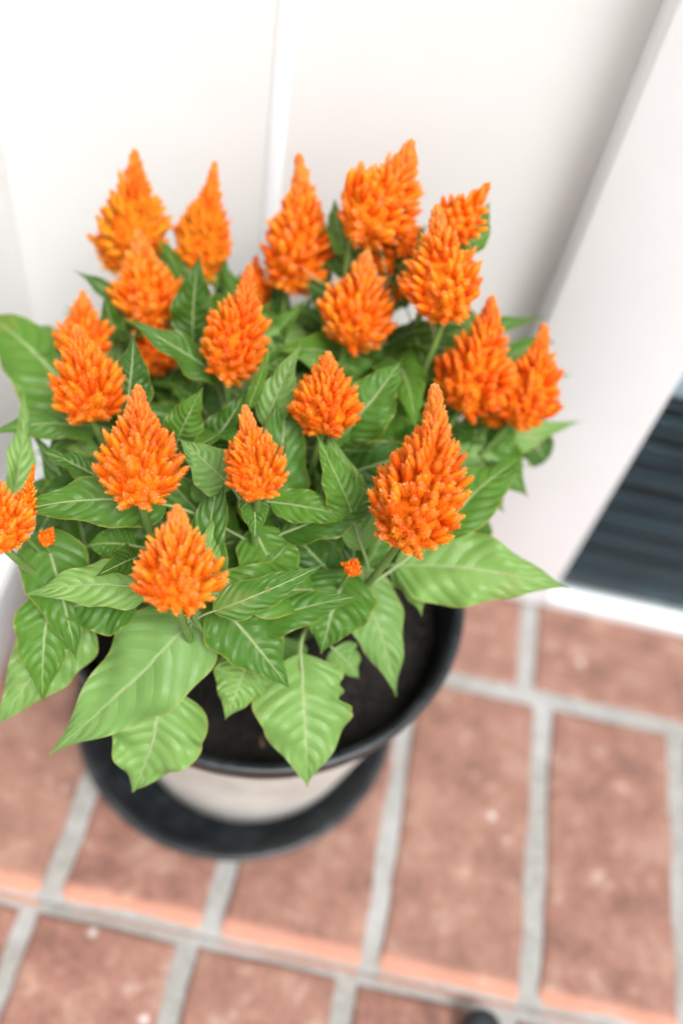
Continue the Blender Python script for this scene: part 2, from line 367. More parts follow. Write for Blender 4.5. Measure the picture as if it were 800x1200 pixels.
setp(lw, 'white painted side wall at the left edge, meeting the back wall in a corner', 'wall')
link('baseboard', box_mesh('baseboard', (XL * S - .002, -0.352 * S, 0.0005), (-0.3365 * S, YW * S - .002, 0.075), m_trim, 0.003), lw)

# ------------------------------------------------------------------ door with casing, glass and dark slats
dr = empty('glazed_door', (0.3 * S, 0.7 * S, 0)); setp(dr, 'white framed door with a dark slatted glass panel at the right edge', 'door')
def dpart(name, lo, hi, mt, bev=0.0015, par=None):
    c0 = np.array([0.3, 0.7, 0])
    lo = (np.array(lo) - c0) * S; hi = (np.array(hi) - c0) * S
    return link(name, box_mesh(name, lo, hi, mt, bev), par or dr)
dpart('stile', (0.144, 0.678, 0.001), (0.286, 0.75, ZT), m_trim, 0.003)
dpart('stile', (0.98, 0.678, 0.001), (1.12, 0.75, ZT), m_trim)
dpart('bottom_rail', (0.2863, 0.6785, 0.001), (0.9797, 0.708, 0.024), m_trim)
gp = dpart('glass_pane', (0.2863, 0.698, 0.0245), (0.9797, 0.702, ZT - .02), m_glass, 0)
bk = dpart('backing_panel', (0.2863, 0.738, 0.0245), (0.9797, 0.748, 0.375), m_slat, 0)
z = 0.0255; i = 0
hts = [0.018, 0.011, 0.012, 0.022, 0.010, 0.010, 0.012, 0.012, 0.024, 0.010, 0.011, 0.010, 0.013, 0.024, 0.010, 0.012, 0.010, 0.013, 0.022, 0.010, 0.012, 0.012, 0.016, 0.016]
tone = [1, 0, 1, 0, 1, 0, 1, 1, 0, 1, 0, 1, 1, 0, 1, 0, 1, 1, 0, 1, 0, 1, 0, 0]
for hh, tn in zip(hts * 3, tone * 3):
    hh *= .62
    if z + hh > 0.372: break
    dpart('slat', (0.287, 0.712 + 0.004 * (1 - tn), z), (0.979, 0.7375, z + hh - 0.0018), m_slat2 if tn else m_slat, 0.0006)
    z += hh
dpart('lock_rail', (0.2865, 0.706, 0.3725), (0.9795, 0.746, 0.402), m_rail, 0.004)
dpart('rail_dark_strip', (0.2865, 0.722, 0.4025), (0.9795, 0.745, 0.415), m_slat, 0.001).name = 'dark_strip'  # dark strip between the grey rail and the pale blue blind
dpart('blind', (0.2865, 0.735, 0.4155), (0.9795, 0.746, ZT - .02), m_pblue, 0)

# wall beyond the door, so that the place goes on to the right
rw = link('back_wall_beyond', box_mesh('back_wall_beyond', (1.1203 * S, YW * S, -0.1), (3.2 * S, YW * S + .12, ZT * S), m_wall)); rw.name = 'house_wall'
setp(rw, 'white painted house wall to the right of the glazed door', 'wall')

# ------------------------------------------------------------------ saucer, pot, soil
PC = (-0.052 * S, 0.44 * S)
SCc = (-0.066 * S, 0.436 * S)
RS = 0.172 * S
prof = [(0.001, 0.0012), (0.080, 0.0012), (0.086, 0.003), (RS - .012, 0.014), (RS - .004, 0.026), (RS, 0.031), (RS + .0015, 0.0325), (RS + .0005, 0.034), (RS - .003, 0.034), (RS - .006, 0.030), (RS - .015, 0.017), (0.086, 0.006), (0.001, 0.005)]
sa = empty('plant_saucer', (SCc[0], SCc[1], 0)); setp(sa, 'wide black plastic saucer under the flower pot on the bricks', 'saucer')
link('bowl', lathe('bowl', prof, (0, 0), m_black, 128), sa)
pot = empty('flower_pot', (PC[0], PC[1], 0.006)); setp(pot, 'round pot with a black rim and cream side holding the orange flowers', 'flower pot')
RR = 0.180 * S; ZR = 0.30 * S - 0.006
prof = [(0.060, 0.0), (0.078, 0.001), (0.082, 0.006), (0.089, 0.05), (0.1005, 0.12), (RR - .0065, ZR - .013)]
link('body', lathe('body', prof, (0, 0), m_cream, 128), pot)
prof = [(RR - .0075, ZR - .014), (RR - .003, ZR - .014), (RR - .0018, ZR - .012), (RR - .0015, ZR - .004), (RR, ZR - .001), (RR - .0006, ZR + .001), (RR - .003, ZR + .0015), (RR - .006, ZR), (RR - .0075, ZR - .004), (RR - .011, ZR - .03), (RR - .021, ZR - .07)]
link('rim', lathe('rim', prof, (0, 0), m_black, 128, 0.004), pot)
# soil surface
V = []; F = []; nr, na = 26, 72; Z0 = 0.255 * S
for i in range(nr + 1):
    r_ = (RR - .0125) * i / nr
    for j in range(na):
        a = 2 * math.pi * j / na
        V.append((r_ * math.cos(a), r_ * math.sin(a), Z0 + 0.004 * (1 - (i / nr) ** 2) + rng.normal(0, .0011) + .0015 * math.sin(7 * a + i)))
for i in range(nr):
    for j in range(na): F.append((i * na + j, (i + 1) * na + j, (i + 1) * na + (j + 1) % na, i * na + (j + 1) % na))
F = [list(f) for f in F]; MI = [0] * len(F)
V = [list(v_) for v_ in V]
def crumb(p, r_, mi, el=1.0):
    b0 = len(V); ax = rng.normal(size=3); ax /= np.linalg.norm(ax)
    oc = np.array([(1, 0, 0), (-1, 0, 0), (0, 1, 0), (0, -1, 0), (0, 0, 1), (0, 0, -1)], float) * rng.uniform(.7, 1.3, (6, 1)) * r_
    q = np.array(Matrix.Rotation(rng.uniform(0, 6.28), 3, Vector(ax)))
    oc[:, 0] *= el; oc = oc @ q.T
    if el > 1: oc[:, 2] *= .4
    for o_ in oc: V.append(list(np.array(p) + o_))
    for t in ((0, 2, 4), (2, 1, 4), (1, 3, 4), (3, 0, 4), (2, 0, 5), (1, 2, 5), (3, 1, 5), (0, 3, 5)): F.append([b0 + x_ for x_ in t]); MI.append(mi)
for i in range(90):
    r_ = (RR - .018) * math.sqrt(rng.rand()); a = rng.uniform(0, 6.283)
    crumb((r_ * math.cos(a), r_ * math.sin(a), Z0 + .001), rng.uniform(.003, .0065), 0)
for i in range(1800):
    r_ = (RR - .014) * math.sqrt(rng.rand()); a = rng.uniform(0, 6.283)
    q = rng.rand(); sz = rng.uniform(.0008, .0024) if q < .99 else .0011
    crumb((r_ * math.cos(a), r_ * math.sin(a), Z0 + .004 * (1 - (r_ / RR) ** 2) + .0008), sz, 0 if q < .98 else (1 if q < .994 else 2), 1.0 if q < .98 or q > .994 else rng.uniform(1.5, 4))
me = mesh_np('potting_soil', V, F, [m_soil, m_chip, m_perl]); me.polygons.foreach_set('material_index', MI); me.update()
soil = link('potting_soil', me, None, (PC[0], PC[1], 0)); setp(soil, 'dark crumbly potting soil filling the pot', 'soil', kind='stuff')

# small black rubber foot at the lower edge
p = on_z(566, 1199, 0.01) * S
ft = link('rubber_foot', lathe('rubber_foot', [(0.0005, -.009), (0.0115, -.009), (0.0125, -.004), (0.0125, 0.006), (0.011, 0.0095), (0.006, 0.011), (0.0005, 0.0113)], (0, 0), m_black, 32), None, (p[0], p[1] - .004, 0.0))
setp(ft, 'small round black rubber foot on the bricks at the bottom edge', 'rubber foot')

# ------------------------------------------------------------------ the celosia plant
plant = empty('celosia_plant', (PC[0], PC[1], Z0)); PL = np.array([PC[0], PC[1], Z0])
setp(plant, 'bushy green celosia with many orange plume flowers growing in the pot', 'plant')
CEN = np.array([-0.052, 0.44, 0.255])

# --- floret templates
def floret_template(seed, nb, fuzz=1.0, hairs=60):
    """one spikelet of unit length along +Z: a slim core wrapped in many pointed bracts"""
    r = np.random.RandomState(seed); V = []; F = []; A = []; B = []
    ns, ng = 6, 6
    for i in range(ns + 1):
        t = i / ns; rad = 0.185 * min(1.0, .7 + t) * (1 - .38 * t ** 1.8) * math.sqrt(max(0.0, 1 - max(0, (t - .7) / .31) ** 2.2))
        for k in range(ng):
            a = 2 * math.pi * k / ng; V.append((rad * math.cos(a), rad * math.sin(a), t * .92)); A.append(t); B.append(0)
    for i in range(ns):
        for k in range(ng):
            a, b_ = i * ng + k, i * ng + (k + 1) % ng; c_, d = b_ + ng, a + ng
            F.append((a, b_, c_)); F.append((a, c_, d))
    for i in range(nb):
        t = ((i + .5) / nb) ** .9; a = i * 2.39996 + r.uniform(-.3, .3)
        el = math.radians(38 + 34 * t + r.uniform(-10, 10)); L = r.uniform(.13, .26) * fuzz; wd = r.uniform(.028, .046); bc = r.rand() ** 1.4
        rad = 0.178 * min(1.0, .7 + t) * (1 - .38 * t ** 1.8) * math.sqrt(max(0.0, 1 - max(0, (t - .7) / .31) ** 2.2))
        er = np.array([math.cos(a), math.sin(a), 0]); et = np.array([-math.sin(a), math.cos(a), 0]); ez = np.array([0, 0, 1.])
        d = er * math.cos(el) + ez * math.sin(el); p0 = er * rad * .6 + ez * t * .88
        pm = p0 + d * L * .45; up = unit(np.cross(et, d)); b0 = len(V)
        V += [tuple(p0), tuple(pm + et * wd), tuple(pm - et * wd), tuple(p0 + d * L)]
        tt = min(1, t + .1); A += [t, tt, tt, tt]; B += [0, bc * .7, bc * .7, bc]
        V.append(tuple(pm - up * wd * .6 if np.dot(up, er) < 0 else pm + up * wd * .6)); A.append(tt); B.append(bc * .5)
        F += [(b0, b0 + 1, b0 + 4), (b0, b0 + 4, b0 + 2), (b0 + 1, b0 + 3, b0 + 4), (b0 + 4, b0 + 3, b0 + 2)]
    for i in range(hairs):
        t = r.rand() ** .9; a = r.uniform(0, 6.283); el = math.radians(r.uniform(15, 75)); L = r.uniform(.10, .22)
        rad = 0.185 * min(1.0, .7 + t) * (1 - .38 * t ** 1.8) * math.sqrt(max(0.0, 1 - max(0, (t - .7) / .31) ** 2.2))
        er = np.array([math.cos(a), math.sin(a), 0]); et = np.array([-math.sin(a), math.cos(a), 0]); ez = np.array([0, 0, 1.])
        d = er * math.cos(el) + ez * math.sin(el); p0 = er * rad * .85 + ez * t * .9; b0 = len(V)
        V += [tuple(p0 + et * .011), tuple(p0 - et * .011), tuple(p0 + d * L)]; A += [min(1, t + .1)] * 3; B += [.4, .4, 1.0]
        F.append((b0, b0 + 1, b0 + 2))
    return np.array(V), np.array(F), np.array(A), np.array(B)
TPL = [floret_template(s, 60, 1.1, 130) for s in range(5)]
TPL_LO = [floret_template(s + 9, 34, 1.15, 40) for s in range(4)]
fl_mesh = {}
def floret_obj_mesh(ti, hb, mt):
    k = (ti, hb, mt.name)
    if k not in fl_mesh:
        V, F, A, B = TPL[ti]
        fl_mesh[k] = mesh_np('floret', V, F, [mt], {'along': A, 'bract': B, 'height': np.full(len(V), hb / 3.0), 'tint': np.full(len(V), (ti * 37 % 5) / 4.0)})
    return fl_mesh[k]

def frame(d):
    d = unit(d); a = unit(np.cross(d, [0.3, 0.2, 0.93] if abs(d[2]) < .9 else [1, 0, 0])); b_ = np.cross(d, a); return a, b_, d

# tip px, base px, full width px, base height z, lean (0 = upright, 1 = faces the viewer), material, bend, detail
HEADS = [
 ((158, 178), (158, 305), 86, .470, .85, 'g', 0, 1), ((103, 275), (150, 312), 42, .465, .85, 'g', 0, 0), ((252, 192), (232, 325), 74, .475, .85, 'g', 0, 1),
 ((162, 272), (176, 378), 84, .490, .85, 'o', 0, 1), ((350, 183), (336, 336), 88, .480, .85, 'o', .05, 1), ((481, 168), (412, 272), 104, .480, 1.0, 'o', .10, 1),
 ((572, 215), (522, 275), 60, .440, 1.0, 'o', .05, 0), ((512, 243), (522, 372), 92, .560, .85, 'o', 0, 1), ((478, 228), (474, 300), 36, .460, .85, 'd', 0, 0),
 ((430, 297), (406, 402), 92, .520, .85, 'o', .04, 1), ((292, 313), (264, 440), 86, .520, .85, 'o', .03, 1), ((97, 343), (98, 425), 74, .480, .85, 'o', 0, 0),
 ((90, 384), (108, 497), 92, .500, .85, 'd', 0, 1), ((178, 362), (180, 436), 62, .460, .85, 'd', 0, 0), ((318, 318), (316, 385), 46, .450, .85, 'd', 0, 0),
 ((575, 350), (540, 478), 92, .500, .85, 'd', .05, 1), ((637, 382), (598, 500), 82, .485, .85, 'd', .05, 1), ((385, 416), (378, 512), 88, .530, .85, 'd', 0, 1),
 ((162, 456), (164, 596), 116, .530, .85, 'o', 0, 2), ((287, 478), (304, 588), 84, .545, .85, 'o', 0, 2), ((208, 596), (206, 716), 114, .520, .85, 'o', 0, 2),
 ((509, 454), (468, 644), 122, .530, .85, 'o', .07, 2), ((40, 545), (22, 625), 34, .500, .85, 'o', 0, 0), ((-8, 555), (6, 648), 72, .505, .85, 'o', 0, 1),
 ((418, 655), (408, 674), 26, .480, .85, 'd', 0, 0), ((540, 285), (532, 330), 46, .455, .85, 'd', 0, 0), ((62, 618), (50, 640), 24, .480, .85, 'd', 0, 0),
 ((214, 700), (226, 722), 22, .492, .85, 'o', 0, 0), ((336, 425), (332, 452), 26, .500, .85, 'd', 0, 0), ((455, 262), (447, 320), 44, .455, .85, 'd', 0, 0), ((470, 300), (462, 350), 44, .450, .85, 'd', 0, 0), ((300, 300), (300, 352), 40, .450, .85, 'd', 0, 0), ((215, 300), (212, 345), 40, .46, .85, 'd', 0, 0), ((133, 250), (138, 300), 44, .46, .85, 'g', 0, 0),
 ((585, 475), (570, 500), 34, .470, .85, 'g', 0, 0),
]
MATS = {'o': m_fl, 'g': m_gold, 'd': m_deep}
stems = []      # curve samples (units of S)
florets = []    # (size_px, head index, ti, transform, hb)
heads = []
for hi, (tp, bp, wpx, zb, lean, mk, bend, det) in enumerate(HEADS):
    ln_ = math.hypot(tp[0] - bp[0], tp[1] - bp[1]); k_ = wpx * (.10 if bp[1] > 480 else .02) / ln_; bp = (bp[0] + (tp[0] - bp[0]) * k_, bp[1] + (tp[1] - bp[1]) * k_)
    B = on_zy(*bp, zb, .585); sc_px = FPX / depth(B)
    d = ray(*tp)
    # tip on its sight line: between straight above the base and square to the view
    a_ = np.dot(B[:2] - CAMP[:2], d[:2]) / np.dot(d[:2], d[:2]); b_ = np.dot(B - CAMP, d)
    t_ = a_ * (1 - lean) + b_ * lean
    T = CAMP + d * t_
    Lmax = math.hypot(tp[0] - bp[0], tp[1] - bp[1]) / sc_px * 1.6
    if T[1] > .65: T = CAMP + d * (.65 / d[1])
    if np.linalg.norm(T - B) > Lmax: T = CAMP + d * (b_ + math.copysign(math.sqrt(max(0, Lmax ** 2 - np.linalg.norm(CAMP + d * b_ - B) ** 2)), t_ - b_))
    W = wpx / sc_px / 2 * (1.14 if det < 2 else 1.02)
    ax = T - B; L = np.linalg.norm(ax); axd = ax / L
    side = unit(np.cross(axd, ray(*bp))); 
    def axis_pt(t, B=B, ax=ax, side=side, bend=bend, L=L): return B + ax * t - side * (bend * L * 4 * t * (1 - t)) * 1.0
    root = CEN + np.array([(B[0] - CEN[0]) * .35 + rng.uniform(-.015, .015), (B[1] - CEN[1]) * .35 + rng.uniform(-.015, .015), 0])
    ctl = (root + B) / 2 + np.array([(B[0] - CEN[0]) * .12, (B[1] - CEN[1]) * .12, -.01])
    cur = [(1 - s) ** 2 * root + 2 * s * (1 - s) * ctl + s * s * (B) for s in np.linspace(0, 1, 14)]
    stems.append(np.array(cur))
    V_, F_ = tube_arrays(np.array(cur) * S - PL, np.linspace(.0028, .0016, 14) * (1 if wpx > 40 else .6), 7)
    link('stem', mesh_np('stem', V_, F_, [m_stem], smooth=True), plant)
    hd_e = None
    # axis core
    tt = np.linspace(-.03, .97, 22)
    pr = lambda t: float(np.interp(t, [0, .1, .26, .42, .56, .68, .80, .92, 1.0], [.50, .90, 1.0, .80, .50, .25, .145, .10, .05]))
    V_, F_ = tube_arrays(np.array([axis_pt(t) for t in tt]) * S - PL, [W * S * (pr(max(t, 0)) * .60 + .01) * (1 + .10 * math.sin(t * 40)) for t in tt], 12)
    head = link('flower_head', mesh_np('flower_head', V_, F_, [m_axis], smooth=True), plant)
    heads.append(head)
    n = int({0: 120, 1: 270, 2: 470}[det] * (1.0 if wpx > 60 else .75) * min(1.35, max(.8, L / W / 3.0)))
    irr = rng.uniform(.80, 1.12, 9); bend = bend + rng.uniform(-.035, .05)
    for i in range(n):
        t = ((i + .5) / n) ** (1.05); t = t * .985
        az = i * 2.39996 + rng.uniform(-.25, .25)
        p_ = pr(t); up = math.radians(30 + 38 * min(1, t / .75) + rng.uniform(-12, 12))
        if t < .12: up -= math.radians(45 * (1 - t / .12))
        e1, e2, e3 = frame(axis_pt(min(1, t + .02)) - axis_pt(max(0, t - .02)))
        er = e1 * math.cos(az) + e2 * math.sin(az)
        R_ = W * p_ * rng.choice([rng.uniform(.74, 1.0), rng.uniform(.90, 1.1)]) * irr[int((az % 6.283) / 6.284 * 9)]
        fl = max(R_ / max(.38, math.cos(up)) * .92, W * .14)
        fl = min(fl, W * (.36 if rng.rand() < .8 else .52), max(W * .13, (1.0 - t) * L * .95))
        dir_ = er * math.cos(up) + e3 * math.sin(up)
        org = axis_pt(t) + er * (R_ - fl * math.cos(up)) * .9
        th = max(fl * .60, W * (.45 if det == 2 else .52 if det else .68) * (1 - .45 * t)) * rng.uniform(.85, 1.2)     # keep short ones plump
        th = min(th, fl * 1.9)
        florets.append((fl * sc_px * (1 if det == 2 else .6), hi, rng.randint(5), (org, dir_, fl, th, rng.uniform(0, 6.28)), min(1, max(0, (t - .35) / .65)) * (1 if wpx > 60 else .3), det))
order = sorted(range(len(florets)), key=lambda i: -florets[i][0]); single = set(order[:300])
acc = [[[], [], [], [], [], []] for _ in HEADS]; cnt = [0] * len(HEADS)
for i, (spx, hi, ti, (org, dr_, fl, th, spin), hb, det) in enumerate(florets):
    a, b_, d = frame(dr_); a2 = a * math.cos(spin) + b_ * math.sin(spin); b2 = np.cross(d, a2)
    X = np.column_stack([a2 * th, b2 * th, d * fl]) * S; o3 = org * S - PL
    mtl = MATS[HEADS[hi][5]]
    if i in single:
        o = link('floret', floret_obj_mesh(ti, int(round(hb * 3)), mtl), heads[hi])
        mm = Matrix([list(r_) for r_ in X]).to_4x4(); mm.translation = Vector(o3); o.matrix_local = mm
    else:
        V, F, A, Bq = (TPL[ti] if det == 2 else TPL_LO[ti % 4])
        g_ = acc[hi]; g_[0].append(V @ X.T + o3); g_[1].append(F + cnt[hi]); g_[2].append(A); g_[3].append(Bq); g_[4].append(np.full(len(V), hb)); g_[5].append(np.full(len(V), rng.rand())); cnt[hi] += len(V)
for hi, g_ in enumerate(acc):
    if g_[0]:
        o = link('small_florets', mesh_np('small_florets', np.vstack(g_[0]), np.vstack(g_[1]), [MATS[HEADS[hi][5]]], {'along': np.concatenate(g_[2]), 'bract': np.concatenate(g_[3]), 'height': np.concatenate(g_[4]), 'tint': np.concatenate(g_[5])}), heads[hi])
        setp(o, kind='stuff')

# --- leaves
ALLST = np.vstack([s[2:-1] for s in stems])
def make_leaf(B, T, W, mt, arch=.06, roll=0, fold=.32, wave=.10, curl=.16, hook=0.0, seed=0, peak=.55, tear=0, petiole=True, sway=0.0, arrays=False):
    r = np.random.RandomState(seed + 100)
    ax = T - B; L = np.linalg.norm(ax); axd = ax / L
    vd = -unit((B + T) / 2 - CAMP)
    n0 = unit(.62 * vd + .38 * np.array([0, 0, 1.])); n0 = unit(n0 - axd * n0.dot(axd))
    q = np.array(Matrix.Rotation(math.radians(roll), 3, Vector(axd))); n0 = q @ n0
    sd = np.cross(axd, n0)
    nu, nv = (14, 56) if seed < 500 else (10, 34); V = []; UV = []
    a_, b_ = peak, 1.38; vp = a_ / (a_ + b_); nm = vp ** a_ * (1 - vp) ** b_
    ph = r.uniform(0, 6.28, 9); qa = r.uniform(.012, .036); fq = r.uniform(2.2, 3.6)
    for j in range(nv + 1):
        v = j / nv
        c = B + ax * v + n0 * (arch * L * 4 * v * (1 - v) - hook * L * max(0, v - .7) ** 2 * 4) + sd * (sway * L * math.sin(math.pi * v))
        w_ = W / 2 * (max(v, 1e-4) ** a_ * (1 - v) ** b_ / nm)
        w_ = max(w_, W * .012)
        for i in range(nu + 1):
            u = 2 * i / nu - 1; au = abs(u)
            ww = w_ * (1 + .05 * math.sin(v * 21 + ph[0] + (2 if u > 0 else 0)) * au ** 2)
            if tear and u < 0: ww *= 1 - tear * max(0, math.sin(v * 9 - 1.3)) ** 2 * au * (.7 + .3 * math.sin(v * 60))
            quilt = qa * W * (abs(math.sin(math.pi * (9.0 * (v - .10 * au - .13 * au ** 2.2) + (0 if u < 0 else .45)))) - .5) * min(1, au * 2.5) * (1 - au ** 4 * .4)
            z = fold * au * ww - curl * (au ** 2.2) * ww * 1.6 + quilt * (w_ / (W / 2)) + wave * W * au ** 2 * math.sin(fq * 2 * math.pi * v + ph[1] + (0 if u < 0 else ph[2])) * (w_ / (W / 2)) ** .5
            z += W * .030 * (math.sin(5.1 * v + 2.3 * u + ph[3]) + .7 * math.sin(9.3 * v - 3.9 * u + ph[4]) + .45 * math.sin(17 * v + 6.1 * u + ph[5])) * (w_ / (W / 2))
            V.append(c + sd * u * ww + n0 * z); UV.append((i / nu, v))
    F = [(j * (nu + 1) + i, j * (nu + 1) + i + 1, (j + 1) * (nu + 1) + i + 1, (j + 1) * (nu + 1) + i) for j in range(nv) for i in range(nu)]
    V = np.array(V); F = np.array(F); UV = np.array(UV)
    # midrib keel on the underside and petiole down to the nearest stem
    pts = [B + ax * v + n0 * (arch * L * 4 * v * (1 - v) - hook * L * max(0, v - .7) ** 2 * 4) + sd * (sway * L * math.sin(math.pi * v)) - n0 * W * .006 for v in np.linspace(.9, 0, 12)]
    rd = list(np.linspace(.0006, .022, 12) * W * .9 + .0002)
    if petiole:
        dd = np.linalg.norm(ALLST - (B - axd * .04 - np.array([0, 0, .02])), axis=1); sp = ALLST[dd.argmin()]
        if np.linalg.norm(sp - B) > .07: sp = B - axd * .02 + np.array([0, .01, -.045])
        k = min(np.linalg.norm(sp - B), .03)
        for s in np.linspace(.15, 1, 7):
            ct = (B - axd * k * .5 - n0 * .01) if np.dot(sp - B, -axd) > 0 else (B + sp) / 2 - np.array([0, 0, .012])
            pts.append((1 - s) ** 2 * B + 2 * s * (1 - s) * ct + s * s * sp); rd.append(.022 * W + .0002)
    V2, F2 = tube_arrays(pts, rd, 6)
    F2 = F2 + len(V); V = np.vstack([V, V2]); UV = np.vstack([UV, np.tile([.5, .3], (len(V2), 1))]); F = np.vstack([F, F2])
    if arrays: return V * S - PL, F, UV
    return link('leaf', mesh_np('leaf', V * S - PL, F, [mt], uv=UV, smooth=True), plant)

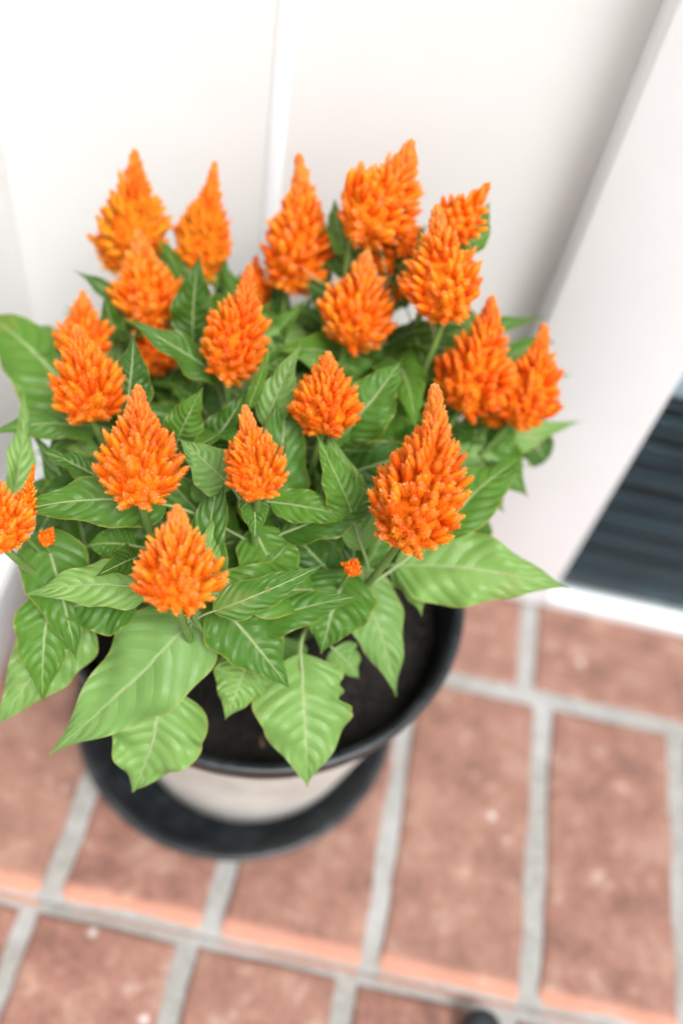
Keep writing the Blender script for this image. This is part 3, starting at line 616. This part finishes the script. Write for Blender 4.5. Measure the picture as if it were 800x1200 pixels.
# base px, tip px, full width px, base z, tip z, material, options
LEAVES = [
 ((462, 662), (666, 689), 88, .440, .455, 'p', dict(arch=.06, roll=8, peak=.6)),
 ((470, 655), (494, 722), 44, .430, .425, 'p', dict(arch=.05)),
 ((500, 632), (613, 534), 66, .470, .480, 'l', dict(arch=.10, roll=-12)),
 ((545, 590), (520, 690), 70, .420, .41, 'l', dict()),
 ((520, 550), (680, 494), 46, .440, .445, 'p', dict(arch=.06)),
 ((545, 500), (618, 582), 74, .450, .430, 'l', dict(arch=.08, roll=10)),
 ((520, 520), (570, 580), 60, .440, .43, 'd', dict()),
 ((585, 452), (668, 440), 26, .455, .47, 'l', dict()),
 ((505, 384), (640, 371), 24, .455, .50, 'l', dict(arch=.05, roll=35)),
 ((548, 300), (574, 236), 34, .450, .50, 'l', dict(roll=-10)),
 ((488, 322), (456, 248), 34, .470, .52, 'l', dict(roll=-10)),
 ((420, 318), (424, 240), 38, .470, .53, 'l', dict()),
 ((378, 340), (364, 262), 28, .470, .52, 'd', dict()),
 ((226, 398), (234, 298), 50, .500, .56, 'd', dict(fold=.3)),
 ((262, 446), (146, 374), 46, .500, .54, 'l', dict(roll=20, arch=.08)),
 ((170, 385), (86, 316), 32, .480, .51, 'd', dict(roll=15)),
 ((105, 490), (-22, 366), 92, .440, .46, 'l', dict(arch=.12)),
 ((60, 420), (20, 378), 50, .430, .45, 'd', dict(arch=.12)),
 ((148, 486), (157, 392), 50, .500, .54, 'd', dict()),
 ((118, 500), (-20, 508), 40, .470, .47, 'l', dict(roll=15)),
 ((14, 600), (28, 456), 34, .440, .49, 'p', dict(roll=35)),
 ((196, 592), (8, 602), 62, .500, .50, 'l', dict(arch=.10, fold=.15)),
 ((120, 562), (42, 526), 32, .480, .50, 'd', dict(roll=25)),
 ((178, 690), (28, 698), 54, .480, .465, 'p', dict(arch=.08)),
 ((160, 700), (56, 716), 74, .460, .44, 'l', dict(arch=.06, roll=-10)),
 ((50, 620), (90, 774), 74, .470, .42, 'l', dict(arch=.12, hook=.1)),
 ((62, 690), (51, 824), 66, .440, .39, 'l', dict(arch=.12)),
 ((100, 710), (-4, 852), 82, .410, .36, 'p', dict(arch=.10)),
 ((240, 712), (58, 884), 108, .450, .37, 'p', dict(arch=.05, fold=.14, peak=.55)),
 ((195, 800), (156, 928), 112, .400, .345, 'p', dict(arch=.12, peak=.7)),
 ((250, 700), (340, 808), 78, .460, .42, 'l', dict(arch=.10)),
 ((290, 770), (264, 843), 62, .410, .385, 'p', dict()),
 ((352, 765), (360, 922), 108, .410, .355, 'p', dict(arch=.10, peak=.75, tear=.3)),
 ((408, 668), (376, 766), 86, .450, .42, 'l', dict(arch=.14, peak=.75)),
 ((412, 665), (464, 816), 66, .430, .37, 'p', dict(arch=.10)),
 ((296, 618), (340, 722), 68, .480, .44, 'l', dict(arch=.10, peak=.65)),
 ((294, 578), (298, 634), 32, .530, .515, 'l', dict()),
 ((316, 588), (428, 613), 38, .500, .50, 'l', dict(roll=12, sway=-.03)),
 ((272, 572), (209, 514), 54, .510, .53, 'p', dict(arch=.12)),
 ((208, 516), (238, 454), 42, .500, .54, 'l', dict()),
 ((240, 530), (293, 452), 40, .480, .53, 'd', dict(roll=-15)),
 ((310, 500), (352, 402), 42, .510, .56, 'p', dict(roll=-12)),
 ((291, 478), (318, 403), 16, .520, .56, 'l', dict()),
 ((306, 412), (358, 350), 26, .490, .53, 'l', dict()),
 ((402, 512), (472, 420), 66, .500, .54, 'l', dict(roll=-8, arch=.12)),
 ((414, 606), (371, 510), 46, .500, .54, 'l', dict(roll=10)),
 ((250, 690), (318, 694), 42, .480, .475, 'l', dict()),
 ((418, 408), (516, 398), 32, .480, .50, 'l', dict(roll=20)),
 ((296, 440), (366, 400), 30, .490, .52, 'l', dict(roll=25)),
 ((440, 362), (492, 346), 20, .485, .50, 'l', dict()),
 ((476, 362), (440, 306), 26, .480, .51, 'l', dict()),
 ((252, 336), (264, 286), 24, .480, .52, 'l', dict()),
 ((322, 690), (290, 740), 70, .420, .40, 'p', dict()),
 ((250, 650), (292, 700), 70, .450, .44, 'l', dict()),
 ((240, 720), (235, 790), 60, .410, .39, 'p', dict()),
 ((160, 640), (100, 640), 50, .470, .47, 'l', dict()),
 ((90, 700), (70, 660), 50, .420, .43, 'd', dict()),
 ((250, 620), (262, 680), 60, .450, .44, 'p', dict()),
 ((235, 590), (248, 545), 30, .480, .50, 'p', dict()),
 ((230, 470), (195, 448), 30, .470, .49, 'l', dict()),
 ((450, 420), (500, 450), 50, .450, .45, 'd', dict()),
 ((640, 540), (600, 500), 40, .430, .44, 'd', dict()),
 ((430, 545), (448, 500), 40, .470, .50, 'l', dict()),
 ((330, 745), (322, 790), 60, .39, .37, 'p', dict()),
 ((390, 760), (420, 795), 40, .40, .38, 'p', dict()),
 ((55, 560), (60, 600), 50, .44, .44, 'd', dict()),
 ((445, 595), (480, 700), 50, .42, .41, 'l', dict()),
 ((420, 330), (352, 262), 24, .46, .50, 'd', dict()), ((500, 345), (480, 300), 26, .45, .49, 'l', dict()), ((560, 400), (520, 350), 30, .44, .47, 'd', dict()), ((385, 455), (440, 380), 30, .46, .50, 'd', dict()),
 ((340, 400), (400, 350), 24, .46, .50, 'l', dict()), ((520, 470), (470, 520), 40, .45, .45, 'd', dict()), ((330, 480), (270, 470), 26, .47, .48, 'd', dict()), ((480, 585), (545, 545), 36, .46, .46, 'l', dict()),
 ((290, 370), (258, 300), 24, .47, .52, 'l', dict()), ((222, 350), (184, 276), 26, .49, .54, 'l', dict()), ((372, 330), (378, 250), 26, .48, .54, 'l', dict()), ((448, 300), (432, 240), 22, .48, .54, 'l', dict()),
 ((470, 350), (505, 288), 22, .47, .52, 'l', dict()), ((140, 400), (122, 340), 26, .48, .52, 'd', dict()), ((270, 400), (322, 352), 22, .48, .52, 'l', dict()), ((500, 300), (462, 246), 22, .50, .56, 'l', dict()), ((590, 420), (650, 400), 24, .46, .48, 'l', dict()),
 ((405, 300), (392, 232), 26, .47, .52, 'l', dict()), ((455, 330), (500, 262), 26, .46, .50, 'd', dict()), ((200, 330), (186, 272), 30, .47, .52, 'l', dict()), ((330, 372), (322, 320), 24, .47, .51, 'd', dict()),
 ((275, 372), (282, 318), 26, .46, .50, 'l', dict(roll=20)), ((390, 420), (340, 372), 30, .46, .49, 'd', dict()), ((520, 400), (470, 440), 40, .45, .45, 'd', dict()), ((345, 300), (318, 262), 24, .46, .50, 'l', dict()),
 ((205, 380), (196, 322), 26, .48, .52, 'l', dict(roll=-25)), ((130, 470), (84, 430), 34, .46, .47, 'd', dict()), ((360, 640), (395, 690), 40, .44, .42, 'p', dict()), ((200, 740), (150, 760), 50, .41, .39, 'p', dict()),
 ((280, 720), (330, 770), 46, .42, .40, 'p', dict()), ((340, 560), (372, 600), 34, .47, .46, 'd', dict()), ((560, 560), (590, 600), 34, .44, .42, 'l', dict()), ((92, 560), (36, 640), 44, .45, .43, 'd', dict()),
]
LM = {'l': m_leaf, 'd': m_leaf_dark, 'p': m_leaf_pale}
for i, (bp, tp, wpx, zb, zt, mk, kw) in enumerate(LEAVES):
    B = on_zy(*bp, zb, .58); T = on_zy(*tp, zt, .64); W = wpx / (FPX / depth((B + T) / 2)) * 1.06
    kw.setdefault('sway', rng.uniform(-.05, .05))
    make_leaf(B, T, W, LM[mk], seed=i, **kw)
# undergrowth leaves filling the crown between the stems
k = 0; tries = 0; under = []
while k < 520 and tries < 30000:
    tries += 1
    st = stems[rng.randint(len(stems))]; j = rng.randint(4, 12); B = st[j] + 0
    a = rng.uniform(0, 6.283); Lf = rng.uniform(.055, .115); o_ = unit([math.cos(a), math.sin(a), rng.uniform(-.15, .9)])
    B = B + o_ * .02; T = B + o_ * Lf
    if T[2] > .535 or B[2] > .49 or T[1] > .64 or T[0] < -.34: continue
    pb, pt = proj(B), proj(T); ok = True
    for p_ in (pb, pt, (pb + pt) / 2):
        if ((p_[0] - 312) / 296) ** 2 + ((p_[1] - 505) / 245) ** 2 > 1: ok = False
        if p_[0] > 440 and p_[1] > 640: ok = False
    if not ok: continue
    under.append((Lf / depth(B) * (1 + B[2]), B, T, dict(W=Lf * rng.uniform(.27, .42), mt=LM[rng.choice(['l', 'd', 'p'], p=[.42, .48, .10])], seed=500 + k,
                  roll=rng.uniform(-25, 25), arch=rng.uniform(.03, .14), sway=rng.uniform(-.06, .06))))
    k += 1
under.sort(key=lambda q: -q[0]); nfree = 298 - len(LEAVES); rest = {}
for i, (_, B, T, kw) in enumerate(under):
    if i < nfree: make_leaf(B, T, **kw)
    else:
        V, F, UV = make_leaf(B, T, arrays=True, **kw); g_ = rest.setdefault('x', [[], [], [], [], 0])
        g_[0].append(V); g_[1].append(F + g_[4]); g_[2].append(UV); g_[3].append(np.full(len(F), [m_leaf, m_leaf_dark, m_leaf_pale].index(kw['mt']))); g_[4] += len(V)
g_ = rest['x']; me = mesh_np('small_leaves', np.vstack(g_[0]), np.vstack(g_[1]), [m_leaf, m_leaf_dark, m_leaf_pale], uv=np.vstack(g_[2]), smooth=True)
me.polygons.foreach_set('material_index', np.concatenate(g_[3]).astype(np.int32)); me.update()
setp(link('small_leaves', me, plant), kind='stuff')
print('stems', len(stems), 'florets', len(florets), 'under leaves', k)
